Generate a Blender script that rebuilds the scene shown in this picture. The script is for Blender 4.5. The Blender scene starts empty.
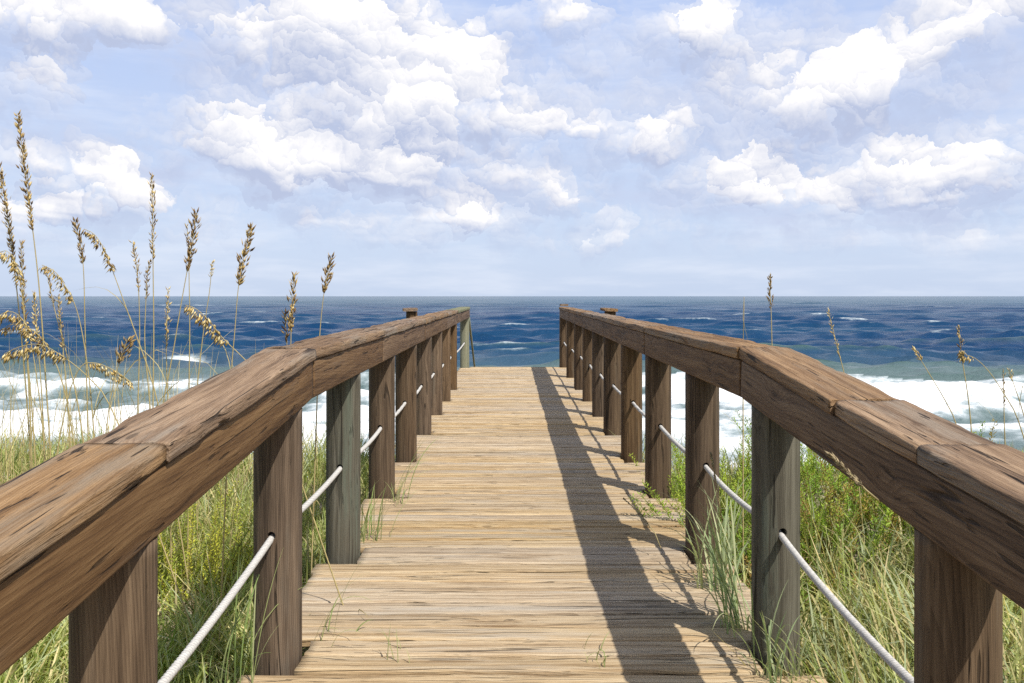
import bpy, bmesh, math, random
import numpy as np
from mathutils import Vector, Matrix

random.seed(11)
rng = np.random.default_rng(11)
scene = bpy.context.scene
COL = scene.collection
CAM_Z = 1.45            # eye height above the deck (deck top is z = 0)
F = 853.0               # focal length in pixels of a 1024 wide frame
SEA = -5.05

def W(x, y, d):
    """photo sight line through (x, y), at distance d along the walkway"""
    return Vector(((x - 511) * d / F, d, CZ(y, d)))
def CZ(y, d):
    return CAM_Z + (296 - y) * d / F

# ------------------------------------------------------------------ noise
def _hash(ix, iy, iz, seed):
    h = (ix.astype(np.int64) * 374761393 + iy.astype(np.int64) * 668265263 + iz.astype(np.int64) * 2147483647 + seed * 974711) & 0xFFFFFFFF
    h = ((h ^ (h >> 13)) * 1274126177) & 0xFFFFFFFF
    h = (h ^ (h >> 16)) & 0xFFFFFF
    return h / float(0xFFFFFF)
def vnoise(x, y, z=0.0, seed=0):
    x, y, z = np.broadcast_arrays(np.asarray(x, float), np.asarray(y, float), np.asarray(z, float))
    ix, iy, iz = np.floor(x), np.floor(y), np.floor(z)
    fx, fy, fz = x - ix, y - iy, z - iz
    fx, fy, fz = [f * f * f * (f * (f * 6 - 15) + 10) for f in (fx, fy, fz)]
    r = 0
    for a in (0, 1):
        for b in (0, 1):
            for c in (0, 1):
                w = (fx if a else 1 - fx) * (fy if b else 1 - fy) * (fz if c else 1 - fz)
                r = r + w * _hash(ix + a, iy + b, iz + c, seed)
    return r - 0.5
def fbm(x, y, z=0.0, seed=0, oct=4):
    r, a, f = 0, 1.0, 1.0
    for i in range(oct):
        r = r + a * vnoise(np.asarray(x) * f, np.asarray(y) * f, np.asarray(z) * f, seed + i * 17)
        a *= 0.5; f *= 2.03
    return r
def sstep(a, b, x):
    t = np.clip((x - a) / (b - a), 0, 1)
    return t * t * (3 - 2 * t)

# ------------------------------------------------------------------ objects
def tag(o, label=None, cat=None, group=None, kind=None):
    if label: o['label'] = label
    if cat: o['category'] = cat
    if group: o['group'] = group
    if kind: o['kind'] = kind
    return o
def empty(name, loc, label, cat, group=None):
    o = bpy.data.objects.new(name, None); COL.objects.link(o); o.location = loc
    o.empty_display_size = 0.1
    return tag(o, label, cat, group)
def link(name, me, mat=None, parent=None, smooth=True):
    o = bpy.data.objects.new(name, me); COL.objects.link(o)
    if mat: me.materials.append(mat)
    if smooth and len(me.polygons):
        me.polygons.foreach_set('use_smooth', np.ones(len(me.polygons), bool))
    if parent: o.parent = parent
    return o
def mesh_np(name, V, Fq, cols=None):
    """V (n,3), Fq list of faces or (m,4)/(m,3) array"""
    me = bpy.data.meshes.new(name)
    V = np.asarray(V, np.float32)
    if isinstance(Fq, np.ndarray):
        k = Fq.shape[1]
        me.vertices.add(len(V)); me.vertices.foreach_set('co', V.ravel())
        me.loops.add(Fq.size); me.loops.foreach_set('vertex_index', Fq.astype(np.int32).ravel())
        me.polygons.add(len(Fq))
        me.polygons.foreach_set('loop_start', np.arange(0, Fq.size, k, dtype=np.int32))
        me.polygons.foreach_set('loop_total', np.full(len(Fq), k, np.int32))
        me.update(calc_edges=True)
    else:
        me.from_pydata([tuple(v) for v in V], [], Fq); me.update()
    if cols is not None:
        a = me.color_attributes.new('tint', 'FLOAT_COLOR', 'POINT')
        c = np.ones((len(V), 4), np.float32); c[:, :3] = cols
        a.data.foreach_set('color', c.ravel())
    return me

class MB:
    def __init__(s): s.v = []; s.f = []; s.c = []
    def add(s, v, f, col=(1, 1, 1)):
        n = len(s.v); s.v += [tuple(p) for p in v]; s.f += [tuple(i + n for i in q) for q in f]
        s.c += [tuple(col)] * len(v)
    def tube(s, pts, rad, sides=6, col=(1, 1, 1)):
        pts = [Vector(p) for p in pts]; V = []; Fc = []
        n = len(pts)
        if not hasattr(rad, '__len__'): rad = [rad] * n
        for i, p in enumerate(pts):
            t = (pts[min(i + 1, n - 1)] - pts[max(i - 1, 0)]).normalized()
            a = t.cross(Vector((0.31, 0.95, 0.05))).normalized(); b = t.cross(a)
            for k in range(sides):
                th = 2 * math.pi * k / sides
                V.append(p + (a * math.cos(th) + b * math.sin(th)) * rad[i])
        for i in range(n - 1):
            for k in range(sides):
                k2 = (k + 1) % sides
                Fc.append((i * sides + k, i * sides + k2, (i + 1) * sides + k2, (i + 1) * sides + k))
        Fc.append(tuple(range(sides - 1, -1, -1))); Fc.append(tuple((n - 1) * sides + k for k in range(sides)))
        s.add(V, Fc, col)
    def seed(s, p, d, length, width, col, thick=0.14):
        """a flattened pointed grain"""
        d = Vector(d).normalized()
        a = d.cross(Vector((random.uniform(-1, 1), random.uniform(-1, 1), random.uniform(-1, 1)))).normalized(); b = d.cross(a)
        p = Vector(p); m = p + d * length * 0.42
        V = [p, m + a * width / 2, m + b * width * thick / 2, m - a * width / 2, m - b * width * thick / 2, p + d * length]
        s.add(V, [(0, 2, 1), (0, 3, 2), (0, 4, 3), (0, 1, 4), (5, 1, 2), (5, 2, 3), (5, 3, 4), (5, 4, 1)], col)
    def blade(s, pts, w, col, side=None):
        """a grass leaf with a crease along its middle"""
        pts = [Vector(p) for p in pts]; n = len(pts); V = []; Fc = []
        if side is None: side = Vector((random.uniform(-1, 1), random.uniform(-1, 1), 0.1)).normalized()
        for i, p in enumerate(pts):
            t = (pts[min(i + 1, n - 1)] - pts[max(i - 1, 0)]).normalized()
            sd = (side - t * side.dot(t)).normalized(); nn = t.cross(sd)
            u = i / (n - 1); ww = w * (0.55 + 0.9 * u) * (1 - u ** 2.2) * 0.5 + 0.0003
            V += [p - sd * ww, p + nn * ww * 0.35, p + sd * ww]
        for i in range(n - 1):
            o = i * 3
            Fc += [(o, o + 1, o + 4, o + 3), (o + 1, o + 2, o + 5, o + 4)]
        s.add(V, Fc, col)
    def build(s, name, mat, parent=None, smooth=True, origin=None):
        V = np.array(s.v, np.float32)
        if origin is not None: V = V - np.array(origin, np.float32)
        me = mesh_np(name, V, s.f, np.array(s.c, np.float32))
        o = link(name, me, mat, parent, smooth)
        if origin is not None: o.location = origin
        return o

# ------------------------------------------------------------------ node helpers
class NT:
    def __init__(s, tree): s.t = tree; s.n = tree.nodes; s.l = tree.links
    def node(s, typ, **kw):
        n = s.n.new(typ)
        for k, v in kw.items(): setattr(n, k, v)
        return n
    def put(s, sock, v):
        if v is None: return
        if hasattr(v, 'is_output') or isinstance(v, bpy.types.NodeSocket): s.l.new(v, sock)
        else:
            if hasattr(sock.default_value, '__len__') and hasattr(v, '__len__') and len(sock.default_value) == 4 and len(v) == 3: v = (*v, 1)
            sock.default_value = v
    def m(s, op, a, b=None, c=None, clamp=False):
        n = s.node('ShaderNodeMath', operation=op, use_clamp=clamp)
        for i, v in enumerate((a, b, c)): s.put(n.inputs[i], v)
        return n.outputs[0]
    def vm(s, op, a, b=None, out=0):
        n = s.node('ShaderNodeVectorMath', operation=op)
        s.put(n.inputs[0], a)
        if b is not None:
            if op == 'SCALE': s.put(n.inputs['Scale'], b)
            else: s.put(n.inputs[1], b)
        return n.outputs[out]
    def noise(s, vec, scale, detail=3, rough=0.55, dist=0.0, col=False):
        n = s.node('ShaderNodeTexNoise', noise_dimensions=getattr(s, 'dims', '3D'))
        s.put(n.inputs['Vector'], vec); n.inputs['Scale'].default_value = scale
        n.inputs['Detail'].default_value = detail; n.inputs['Roughness'].default_value = rough; n.inputs['Distortion'].default_value = dist
        return n.outputs['Color' if col else 'Fac']
    def ramp(s, fac, stops, interp='LINEAR'):
        n = s.node('ShaderNodeValToRGB'); r = n.color_ramp; r.interpolation = interp
        while len(r.elements) < len(stops): r.elements.new(0.5)
        for e, (p, c) in zip(r.elements, stops):
            e.position = p; e.color = (c, c, c, 1) if not hasattr(c, '__len__') else (*c, 1)
        s.put(n.inputs[0], fac); return n.outputs[0]
    def mix(s, fac, a, b, blend='MIX'):
        n = s.node('ShaderNodeMix', data_type='RGBA', blend_type=blend)
        s.put(n.inputs[0], fac); s.put(n.inputs[6], a); s.put(n.inputs[7], b)
        return n.outputs[2]
    def maprange(s, v, a, b, c=0.0, d=1.0, smooth=True):
        n = s.node('ShaderNodeMapRange', interpolation_type='SMOOTHSTEP' if smooth else 'LINEAR')
        s.put(n.inputs[0], v)
        for i, q in enumerate((a, b, c, d)): s.put(n.inputs[1 + i], q)
        return n.outputs[0]
    def comb(s, x, y, z):
        n = s.node('ShaderNodeCombineXYZ')
        for i, v in enumerate((x, y, z)): s.put(n.inputs[i], v)
        return n.outputs[0]
    def sep(s, v):
        n = s.node('ShaderNodeSeparateXYZ'); s.put(n.inputs[0], v); return n.outputs
def newmat(name):
    m = bpy.data.materials.new(name); m.use_nodes = True
    m.node_tree.nodes.clear()
    return m, NT(m.node_tree)
def out(nt, sh):
    o = nt.node('ShaderNodeOutputMaterial'); nt.l.new(sh, o.inputs['Surface'])
def principled(nt, col, rough=0.8, normal=None, spec=0.3):
    p = nt.node('ShaderNodeBsdfPrincipled')
    nt.put(p.inputs['Base Color'], col); nt.put(p.inputs['Roughness'], rough); p.inputs['Specular IOR Level'].default_value = spec
    if normal is not None: nt.l.new(normal, p.inputs['Normal'])
    return p
def bump(nt, h, strength=0.5, dist=0.01, normal=None):
    b = nt.node('ShaderNodeBump'); b.inputs['Strength'].default_value = strength; b.inputs['Distance'].default_value = dist
    nt.l.new(h, b.inputs['Height'])
    if normal is not None: nt.l.new(normal, b.inputs['Normal'])
    return b.outputs[0]

def wood(name, axis, dark, mid, light, grey=None, grey_amt=0.0, crack=0.5, stain=None, fine=1.0, rnd=0.25, bump_d=0.004, gloss=0.75, knots=True, ring_n=130.0, ring_a=0.08):
    """weathered timber with the grain along one local axis"""
    m, nt = newmat(name)
    tc = nt.node('ShaderNodeTexCoord'); oi = nt.node('ShaderNodeObjectInfo')
    off = nt.vm('SCALE', nt.comb(13.7, 31.1, 7.3), nt.m('MULTIPLY', oi.outputs['Random'], 9.0))
    p = nt.vm('ADD', tc.outputs['Object'], off)
    def st(along, across):
        v = [across] * 3; v[axis] = along
        return nt.vm('MULTIPLY', p, tuple(v))
    # slow wander of the grain
    warp = nt.vm('SCALE', nt.vm('SUBTRACT', nt.noise(st(1.6, 5), 1.0, 2, col=True), (0.5, 0.5, 0.5)), 0.016)
    q = nt.vm('ADD', p, warp)
    if knots:
        vn = nt.node('ShaderNodeTexVoronoi', feature='F1'); vv = [5.0] * 3; vv[axis] = 1.7
        nt.put(vn.inputs['Vector'], nt.vm('MULTIPLY', p, tuple(vv))); vn.inputs['Scale'].default_value = 1.0
        kd = vn.outputs['Distance']
        bulge = nt.m('MULTIPLY', nt.m('EXPONENT', nt.m('MULTIPLY', nt.m('MULTIPLY', kd, kd), -22.0)), 0.02)
        q = nt.vm('ADD', q, nt.comb(bulge, bulge, bulge))
        knot = nt.maprange(kd, 0.075, 0.05)
    def sq(along, across):
        v = [across] * 3; v[axis] = along
        return nt.vm('MULTIPLY', q, tuple(v))
    n1 = nt.noise(sq(0.9, 38 * fine), 1.0, 5, 0.68)      # broad streaks
    n2 = nt.noise(sq(4.0, 190 * fine), 1.0, 3, 0.65)     # fine fibres
    n3 = nt.noise(st(0.9, 3.5), 1.0, 3, 0.6)             # patches
    n4 = nt.noise(sq(6.0, 75 * fine), 1.0, 4, 0.75)      # short flecks
    # growth rings round a pith that runs a little askew of the board
    qs = nt.sep(q); al = qs[axis]; ac = [qs[i] for i in range(3) if i != axis]
    ra = nt.m('ADD', nt.m('SUBTRACT', nt.m('FLOORED_MODULO', ac[0], 0.37), 0.185), nt.m('MULTIPLY', al, 0.035))
    rb_ = nt.m('ADD', nt.m('SUBTRACT', nt.m('FLOORED_MODULO', ac[1], 0.41), 0.30), nt.m('MULTIPLY', al, 0.02))
    rad_ = nt.m('SQRT', nt.m('ADD', nt.m('MULTIPLY', ra, ra), nt.m('MULTIPLY', rb_, rb_)))
    ring = nt.m('FRACT', nt.m('ADD', nt.m('MULTIPLY', rad_, ring_n), nt.m('MULTIPLY', n3, 0.7)))
    ring = nt.m('POWER', ring, 2.2)
    f = nt.m('ADD', nt.m('MULTIPLY', n1, 0.62), nt.m('ADD', nt.m('MULTIPLY', n2, 0.22), nt.m('ADD', nt.m('MULTIPLY', n3, 0.12), nt.m('MULTIPLY', n4, 0.14))))
    f = nt.m('SUBTRACT', f, nt.m('MULTIPLY', ring, ring_a))
    col = nt.ramp(f, [(0.37, dark), (0.51, mid), (0.655, light)])
    if grey is not None:
        g = nt.maprange(nt.noise(st(0.7, 6), 1.3, 4, 0.65), 0.62 - grey_amt * 0.3, 0.82 - grey_amt * 0.3)
        g = nt.m('MULTIPLY', g, nt.maprange(n1, 0.35, 0.55))
        col = nt.mix(nt.m('MULTIPLY', g, 0.8), col, nt.mix(n2, tuple(c * 0.62 for c in grey), tuple(c * 1.15 for c in grey)))
    # long drying cracks and short straight checks
    c1 = nt.m('ABSOLUTE', nt.m('SUBTRACT', nt.noise(sq(0.30, 16 * fine), 1.0, 1, 0.4), 0.5))
    cm = nt.maprange(nt.noise(st(1.0, 11), 1.0, 2), 0.50, 0.58)
    ck = nt.m('MULTIPLY', nt.maprange(c1, 0.014, 0.003), cm)
    ck2 = nt.maprange(nt.noise(sq(2.6, 62 * fine), 1.0, 2, 0.5), 0.318, 0.275)
    ck3 = nt.m('MULTIPLY', nt.maprange(nt.noise(sq(6.5, 70 * fine), 1.0, 2, 0.55), 0.37, 0.31), nt.maprange(nt.noise(st(2.5, 9), 1.0, 2), 0.52, 0.62))
    ck = nt.m('MULTIPLY', nt.m('MAXIMUM', ck, nt.m('MAXIMUM', ck2, ck3)), crack)
    if knots:
        col = nt.mix(nt.m('MULTIPLY', knot, 0.55), col, tuple(c * 0.5 for c in dark))
    col = nt.mix(nt.m('MULTIPLY', ck, 0.85), col, tuple(c * 0.22 for c in dark))
    if stain is not None:
        vs = [0.0, 0.0, 0.0]; vs[axis] = 10.0; vs[2] = 1.5
        sv = nt.vm('MULTIPLY', p, tuple(vs))
        s1 = nt.maprange(nt.noise(sv, 1.0, 2, 0.4), 0.57, 0.63)
        s2 = nt.maprange(nt.noise(st(9, 14), 1.0, 3), 0.42, 0.62)
        col = nt.mix(nt.m('MULTIPLY', nt.m('MULTIPLY', s1, s2), 0.42), col, stain)
    hv = nt.node('ShaderNodeHueSaturation')
    hv.inputs['Hue'].default_value = 0.5
    nt.put(hv.inputs['Value'], nt.m('ADD', 1 - rnd, nt.m('MULTIPLY', oi.outputs['Random'], 2 * rnd)))
    nt.put(hv.inputs['Saturation'], nt.m('ADD', 0.8, nt.m('MULTIPLY', nt.m('FRACT', nt.m('MULTIPLY', oi.outputs['Random'], 7.31)), 0.35)))
    nt.put(hv.inputs['Color'], col)
    h = nt.m('ADD', nt.m('MULTIPLY', n1, 1.0), nt.m('ADD', nt.m('MULTIPLY', n2, 0.45), nt.m('MULTIPLY', n4, 0.5)))
    h = nt.m('SUBTRACT', nt.m('SUBTRACT', h, nt.m('MULTIPLY', ring, 0.25)), nt.m('MULTIPLY', ck, 1.8))
    out(nt, principled(nt, hv.outputs[0], gloss, bump(nt, h, 0.9, bump_d), 0.25).outputs[0])
    return m

M_DECK = wood('deck_timber', 0, (0.165, 0.098, 0.046), (0.435, 0.312, 0.175), (0.61, 0.485, 0.315), (0.48, 0.41, 0.315), 0.5, 0.8, fine=1.0, rnd=0.11, bump_d=0.007)
M_BEAM = wood('beam_timber', 1, (0.042, 0.022, 0.011), (0.124, 0.070, 0.034), (0.215, 0.134, 0.070), (0.115, 0.085, 0.065), 0.12, 0.8, fine=0.75, rnd=0.08, ring_n=130.0, ring_a=0.08)
M_CAP = wood('cap_timber', 1, (0.062, 0.036, 0.019), (0.205, 0.122, 0.062), (0.365, 0.240, 0.135), (0.255, 0.205, 0.152), 0.6, 1.0, fine=0.8, rnd=0.06, bump_d=0.012, ring_n=140.0, ring_a=0.07)
M_POST = wood('post_timber', 2, (0.038, 0.023, 0.012), (0.095, 0.060, 0.033), (0.172, 0.115, 0.066), (0.120, 0.098, 0.070), 0.3, 0.8, fine=0.8, rnd=0.16)
M_GREEN = wood('mossy_post_timber', 2, (0.050, 0.042, 0.028), (0.098, 0.087, 0.061), (0.158, 0.144, 0.106), (0.115, 0.135, 0.098), 0.5, 0.8, fine=0.8, rnd=0.05)
M_NEW = wood('pale_green_timber', 2, (0.11, 0.11, 0.065), (0.19, 0.19, 0.11), (0.27, 0.265, 0.17), (0.18, 0.21, 0.145), 0.5, 0.4, fine=0.8, rnd=0.05)

# ------------------------------------------------------------------ boards
def board(name, length, width, thick, mat, parent, amp=0.003, rad=0.012, step=0.04, nx=8, seed=0, axis=1, wear=0.0, endcut=0.0):
    """a sawn board with worn arrises; local axis 'axis' runs along it from 0; x across centred, z from 0 up"""
    n = max(4, int(length / step))
    w2 = width / 2
    prof = []
    r = min(rad, thick * 0.45)
    def arc(cx, cz, a0):
        for k in range(4):
            a = a0 + k * math.pi / 6
            prof.append((cx + r * math.cos(a), cz + r * math.sin(a)))
    arc(w2 - r, thick - r, 0)
    for k in range(1, nx): prof.append((w2 - r - (width - 2 * r) * k / nx, thick))
    arc(-w2 + r, thick - r, math.pi / 2)
    arc(-w2 + r, r, math.pi)
    for k in range(1, 3): prof.append((-w2 + r + (width - 2 * r) * k / 3, 0))
    arc(w2 - r, r, 1.5 * math.pi)
    prof = np.array(prof); m = len(prof)
    L = np.linspace(0, length, n + 1)
    PX = np.repeat(prof[None, :, 0], n + 1, 0); PZ = np.repeat(prof[None, :, 1], n + 1, 0); PY = np.repeat(L[:, None], m, 1)
    edge = np.clip((np.abs(PX) / w2 - 0.6) / 0.4, 0, 1) ** 2
    s = seed * 3.71
    dz = amp * 2.2 * fbm(PX * 9 + s, PY * 2.1 + s, seed, seed, 3) + amp * 1.2 * fbm(PX * 40 + s, PY * 7, seed, seed + 5, 2)
    dx = amp * 1.5 * fbm(PZ * 5 + s, PY * 2.6, seed + 2, seed + 9, 3) + amp * 0.8 * fbm(PZ * 30 + s, PY * 14, seed + 2, seed + 12, 2)
    top = (PZ > thick * 0.5)
    if wear > 0:   # broken, hollowed arrises
        wv = np.clip(fbm(np.sign(PX) * 7 + s, PY * 3.3, 0, seed + 31, 3) - 0.05, 0, 1) * wear
        dz = dz - edge * wv * top
        dx = dx - np.sign(PX) * wv * 0.6 * edge
    PZ = PZ + dz * np.where(top, 1, 0.5); PX = PX + dx
    ends = endcut * fbm(PX[0] * 8, PZ[0] * 8, seed, seed + 3, 2)
    PY[0] += ends; PY[-1] += endcut * fbm(PX[0] * 8 + 4, PZ[0] * 8, seed, seed + 4, 2)
    V = np.stack([PX, PY, PZ], -1).reshape(-1, 3)
    Fc = []
    i = np.arange(n)[:, None] * m; k = np.arange(m)[None, :]; k2 = (k + 1) % m
    q = np.stack([i + k, i + k2, i + m + k2, i + m + k], -1).reshape(-1, 4)
    Fc = [tuple(int(t) for t in f[::-1]) for f in q]
    Fc.append(tuple(range(m))); Fc.append(tuple(n * m + t for t in range(m - 1, -1, -1)))
    if axis == 0: V = np.stack([V[:, 1], -V[:, 0], V[:, 2]], -1)
    me = mesh_np(name, V, Fc)
    o = link(name, me, mat, parent)
    me.polygons[len(me.polygons) - 1].use_smooth = False; me.polygons[len(me.polygons) - 2].use_smooth = False
    return o
def lay(o, a, b):
    """put a board (long axis +Y) from point a towards b"""
    a, b = Vector(a), Vector(b); d = (b - a)
    o.location = a
    o.rotation_euler = (math.atan2(d.z, math.hypot(d.x, d.y)), 0, math.atan2(-d.x, d.y))
    return o

# ------------------------------------------------------------------ deck
NEAR_Y = 3.42
def deck_z(y):
    return 0.0 if y >= NEAR_Y else -0.075 * (NEAR_Y - y)
XL, XR = -0.940, 1.083       # centre lines of the two rows of posts
PR = 0.095
LEFT_POSTS = [0.55, 2.02, 3.44, 4.78, 6.21, 7.64, 9.06, 10.5, 11.9, 13.35, 17.30]
RIGHT_POSTS = [0.60, 2.07, 3.49, 4.83, 6.28, 7.66, 9.10, 10.4, 11.8, 13.4, 15.2, 17.42]
deck = empty('boardwalk_deck', (0.06, 10, 0), 'straight sun-bleached plank deck of the boardwalk running out to the sea', 'boardwalk')
PITCH = 0.1475
def plank_mesh_obj(k, name, parent):
    y1 = 17.46 - k * PITCH; y0 = y1 - PITCH + 0.013
    yc = (y0 + y1) / 2
    def hit(posts): return any(abs(yc - p) < PR + PITCH / 2 - 0.012 for p in posts)
    xl = -1.035 - random.uniform(-0.008, 0.012); xr = 1.180 + random.uniform(-0.008, 0.012)
    if hit(LEFT_POSTS): xl = XL + PR + 0.004
    if hit(RIGHT_POSTS): xr = XR - PR - 0.004
    ln = xr - xl
    o = board(name, ln, PITCH - 0.013 - random.uniform(0, 0.003), 0.04, M_DECK, parent, amp=0.0022, rad=0.008, step=0.045, nx=8, seed=100 + k, axis=0, wear=0.012 if yc < 9 else 0.006, endcut=0.02)
    zc = deck_z(yc)
    o.location = Vector((xl, yc, zc - 0.04 + random.uniform(-0.0025, 0.0025))) - deck.location
    o.rotation_euler = (random.uniform(-0.012, 0.012), random.uniform(-0.0012, 0.0012), random.uniform(-0.0015, 0.0015))
    return o
for k in range(100): plank_mesh_obj(k, 'plank', deck)
# the planking behind the camera's foot of frame, past the hundred that show
Vs, Fs = [], []
for k in range(100, 128):
    o = plank_mesh_obj(k, 'plank', None)
    bpy.context.view_layer.update()
    mw = Matrix.LocRotScale(o.location + deck.location, o.rotation_euler, None)
    n = len(Vs); Vs += [tuple(mw @ v.co - deck.location) for v in o.data.vertices]; Fs += [tuple(i + n for i in p.vertices) for p in o.data.polygons]
    me = o.data; bpy.data.objects.remove(o); bpy.data.meshes.remove(me)
o = link('plank', mesh_np('plank', Vs, Fs), M_DECK, deck); o['kind'] = 'stuff'
for x in (-0.72, 0.06, 0.85):
    o = board('joist', 14.0, 0.05, 0.19, M_POST, deck, step=0.5, nx=3, seed=int(x * 50) + 90)
    o.location = Vector((x, 3.45, -0.235)) - deck.location

# ------------------------------------------------------------------ railings
ROPE_H = 0.505
def ground_z(x, y):
    x = np.asarray(x, float); y = np.asarray(y, float)
    z = -0.42 - 0.05 * np.clip(NEAR_Y - y, 0, 30) + 0.10 * fbm(x * 0.6 + 3, y * 0.6, 0, 3, 3)
    z = z + 0.20 * sstep(1.3, 3.2, np.abs(x)) + 0.35 * fbm(x * 0.05, y * 0.05, 0, 8, 2) * sstep(8, 30, np.abs(x))
    z = z - 4.6 * sstep(7.6, 17.5, y + 0.6 * fbm(x * 0.25, 0 * x, 0, 21, 2))
    z = z - np.clip(y - 17, 0, 400) * 0.034
    return z
def post_obj(name, x, y, ztop, zhole, mat, parent, r=PR, seed=0, zbot=None):
    if zbot is None: zbot = float(ground_z(x, y)) - 0.15
    zs = np.concatenate([np.linspace(zbot, zhole - 0.1, 14), np.linspace(zhole - 0.06, zhole + 0.06, 5), np.linspace(zhole + 0.1, ztop, 12)])
    S = 40; V = []; Fc = []
    th = np.arange(S) * 2 * math.pi / S
    for z in zs:
        rr = r * (1 + 0.03 * fbm(np.cos(th) * 1.3 + seed * 5, np.sin(th) * 1.3, z * 0.7, seed, 2) + 0.02 * fbm(np.cos(th) * 9, np.sin(th) * 9, z * 0.5 + seed, seed + 3, 2))
        # drying split running down one side
        a = (seed * 2.4) % 6.28
        rr = rr - 0.010 * np.exp(-((((th - a + math.pi) % (2 * math.pi)) - math.pi) / 0.06) ** 2)
        V += list(np.stack([rr * np.cos(th), rr * np.sin(th), np.full(S, z)], -1))
    n = len(zs)
    for i in range(n - 1):
        for k in range(S):
            Fc.append((i * S + k, i * S + (k + 1) % S, (i + 1) * S + (k + 1) % S, (i + 1) * S + k))
    Fc.append(tuple(range(S - 1, -1, -1))); Fc.append(tuple((n - 1) * S + k for k in range(S)))
    o = link(name, mesh_np(name, V, Fc), None, None)
    # rope hole bored through along Y
    mb = MB(); mb.tube([(0, -0.3, zhole + 0.004), (0, 0.3, zhole + 0.004)], 0.0165, 16)
    c = mb.build('bore', None)
    md = o.modifiers.new('bore', 'BOOLEAN'); md.operation = 'DIFFERENCE'; md.object = c; md.solver = 'EXACT'
    bpy.context.view_layer.update()
    dg = bpy.context.evaluated_depsgraph_get()
    me = bpy.data.meshes.new_from_object(o.evaluated_get(dg)); me.name = name
    o.modifiers.clear(); old = o.data; o.data = me; bpy.data.meshes.remove(old)
    cm = c.data; bpy.data.objects.remove(c); bpy.data.meshes.remove(cm)
    me.materials.clear(); me.materials.append(mat)
    for p in me.polygons: p.use_smooth = abs(p.normal.z) < 0.7 and len(p.vertices) == 4
    o.parent = parent; o.location = Vector((x, y, 0)) - parent.location
    return o
def drop(y, s=0.086): return s * max(0.0, 3.64 - y)
RT = CAM_Z - 0.221      # top of the level run of rail
def railing(x, posts, label, mats, segs, inner, seed, slope, end_new=None):
    r = empty('railing', (x, 9, 0), label, 'railing')
    CAPT, BEAMH = 0.054, 0.161
    for i, y in enumerate(posts):
        zt = RT - CAPT - BEAMH - drop(y, slope) - 0.002
        post_obj('post', x, y, zt, ROPE_H + deck_z(y), mats.get(i, M_POST), r, seed=seed + i)
    kink = 3.64 if x < 0 else 3.66
    bsegs = [(segs[0][0], kink)] + [t for t in segs if t[0] >= kink]
    for i, (a, b) in enumerate(bsegs + segs):
        last = (end_new is not None and a >= end_new)
        za, zb = RT - drop(a, slope), RT - drop(b, slope)
        for kind in (('beam',) if i < len(bsegs) else ('cap_board',)):
            if kind == 'beam':
                o = board('beam', math.hypot(b - a, zb - za) - 0.004, 0.196, BEAMH, M_BEAM, r, amp=0.0016, rad=0.009, step=0.03 if a < 6 else 0.08, nx=6, seed=seed + 40 + i)
                A = Vector((x, a + 0.002, za - CAPT - BEAMH)); B = Vector((x, b, zb - CAPT - BEAMH))
            else:
                j = random.uniform(-0.006, 0.006)
                o = board('cap_board', math.hypot(b - a, zb - za) - 0.004, 0.222, CAPT - 0.004, M_NEW if last else M_CAP, r, amp=0.003, rad=0.009, step=0.022 if a < 6 else 0.06, nx=14, seed=seed + 80 + i, wear=0.024, endcut=0.02)
                A = Vector((x + j, a + 0.003, za - CAPT + 0.003)); B = Vector((x - j, b, zb - CAPT + 0.003))
            lay(o, A - r.location, B - r.location)
    return r
LSEG = [(-0.4, 2.07), (2.07, 3.64), (3.64, 5.6), (5.6, 8.35), (8.35, 11.2), (11.2, 13.5), (13.5, 17.42)]
RSEG = [(-0.4, 2.05), (2.05, 2.58), (2.58, 3.66), (3.66, 6.28), (6.28, 9.1), (9.1, 11.8), (11.8, 14.6), (14.6, 17.32)]
rl = railing(XL, LEFT_POSTS, 'left-hand timber railing with its inner face in the sun, beside the sea oats', {3: M_GREEN, 10: M_NEW}, LSEG, 1, 1, 0.087, 13.4)
rr_ = railing(XR, RIGHT_POSTS, 'right-hand timber railing with its inner face in shade, throwing its shadow over the deck', {2: M_GREEN}, RSEG, -1, 23, 0.085)
# the taller end post's cap and the falling stair handrail at the far end
o = board('handrail', 3.1, 0.038, 0.09, M_NEW, rl, step=0.3, nx=3, seed=7); lay(o, Vector((-0.86, 17.45, CAM_Z - 0.50)) - rl.location, Vector((-0.86, 20.35, CAM_Z - 1.80)) - rl.location)
o = board('post_cap', 0.17, 0.17, 0.04, M_CAP, rr_, step=0.04, nx=4, seed=9); o.location = Vector((XR, 17.34, CAM_Z - 0.205)) - rr_.location

# two outer pilings beyond the railing
for sx, lab in ((-1, 'squat timber piling with an overhanging cap, outside the left-hand railing near its far end'), (1, 'squat timber piling with an overhanging cap, outside the right-hand railing near its far end')):
    x = -1.745 if sx < 0 else 1.745
    g = float(ground_z(x, 15))
    r = empty('piling', (x, 15, g), lab, 'piling', 'capped pilings by the far end')
    post_obj('post', x, 15, CAM_Z - 0.27, 0.5, M_POST, r, r=0.10, seed=60 + sx)
    for ch in r.children: ch.location = (0, 0, -g)
    o = board('cap', 0.26, 0.25, 0.05, M_CAP, r, amp=0.004, step=0.04, nx=6, seed=70 + sx, wear=0.03)
    o.location = (0, -0.15, CAM_Z - 0.268 - g); o.rotation_euler = (0.03, 0.05 * sx, 0.2)

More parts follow.
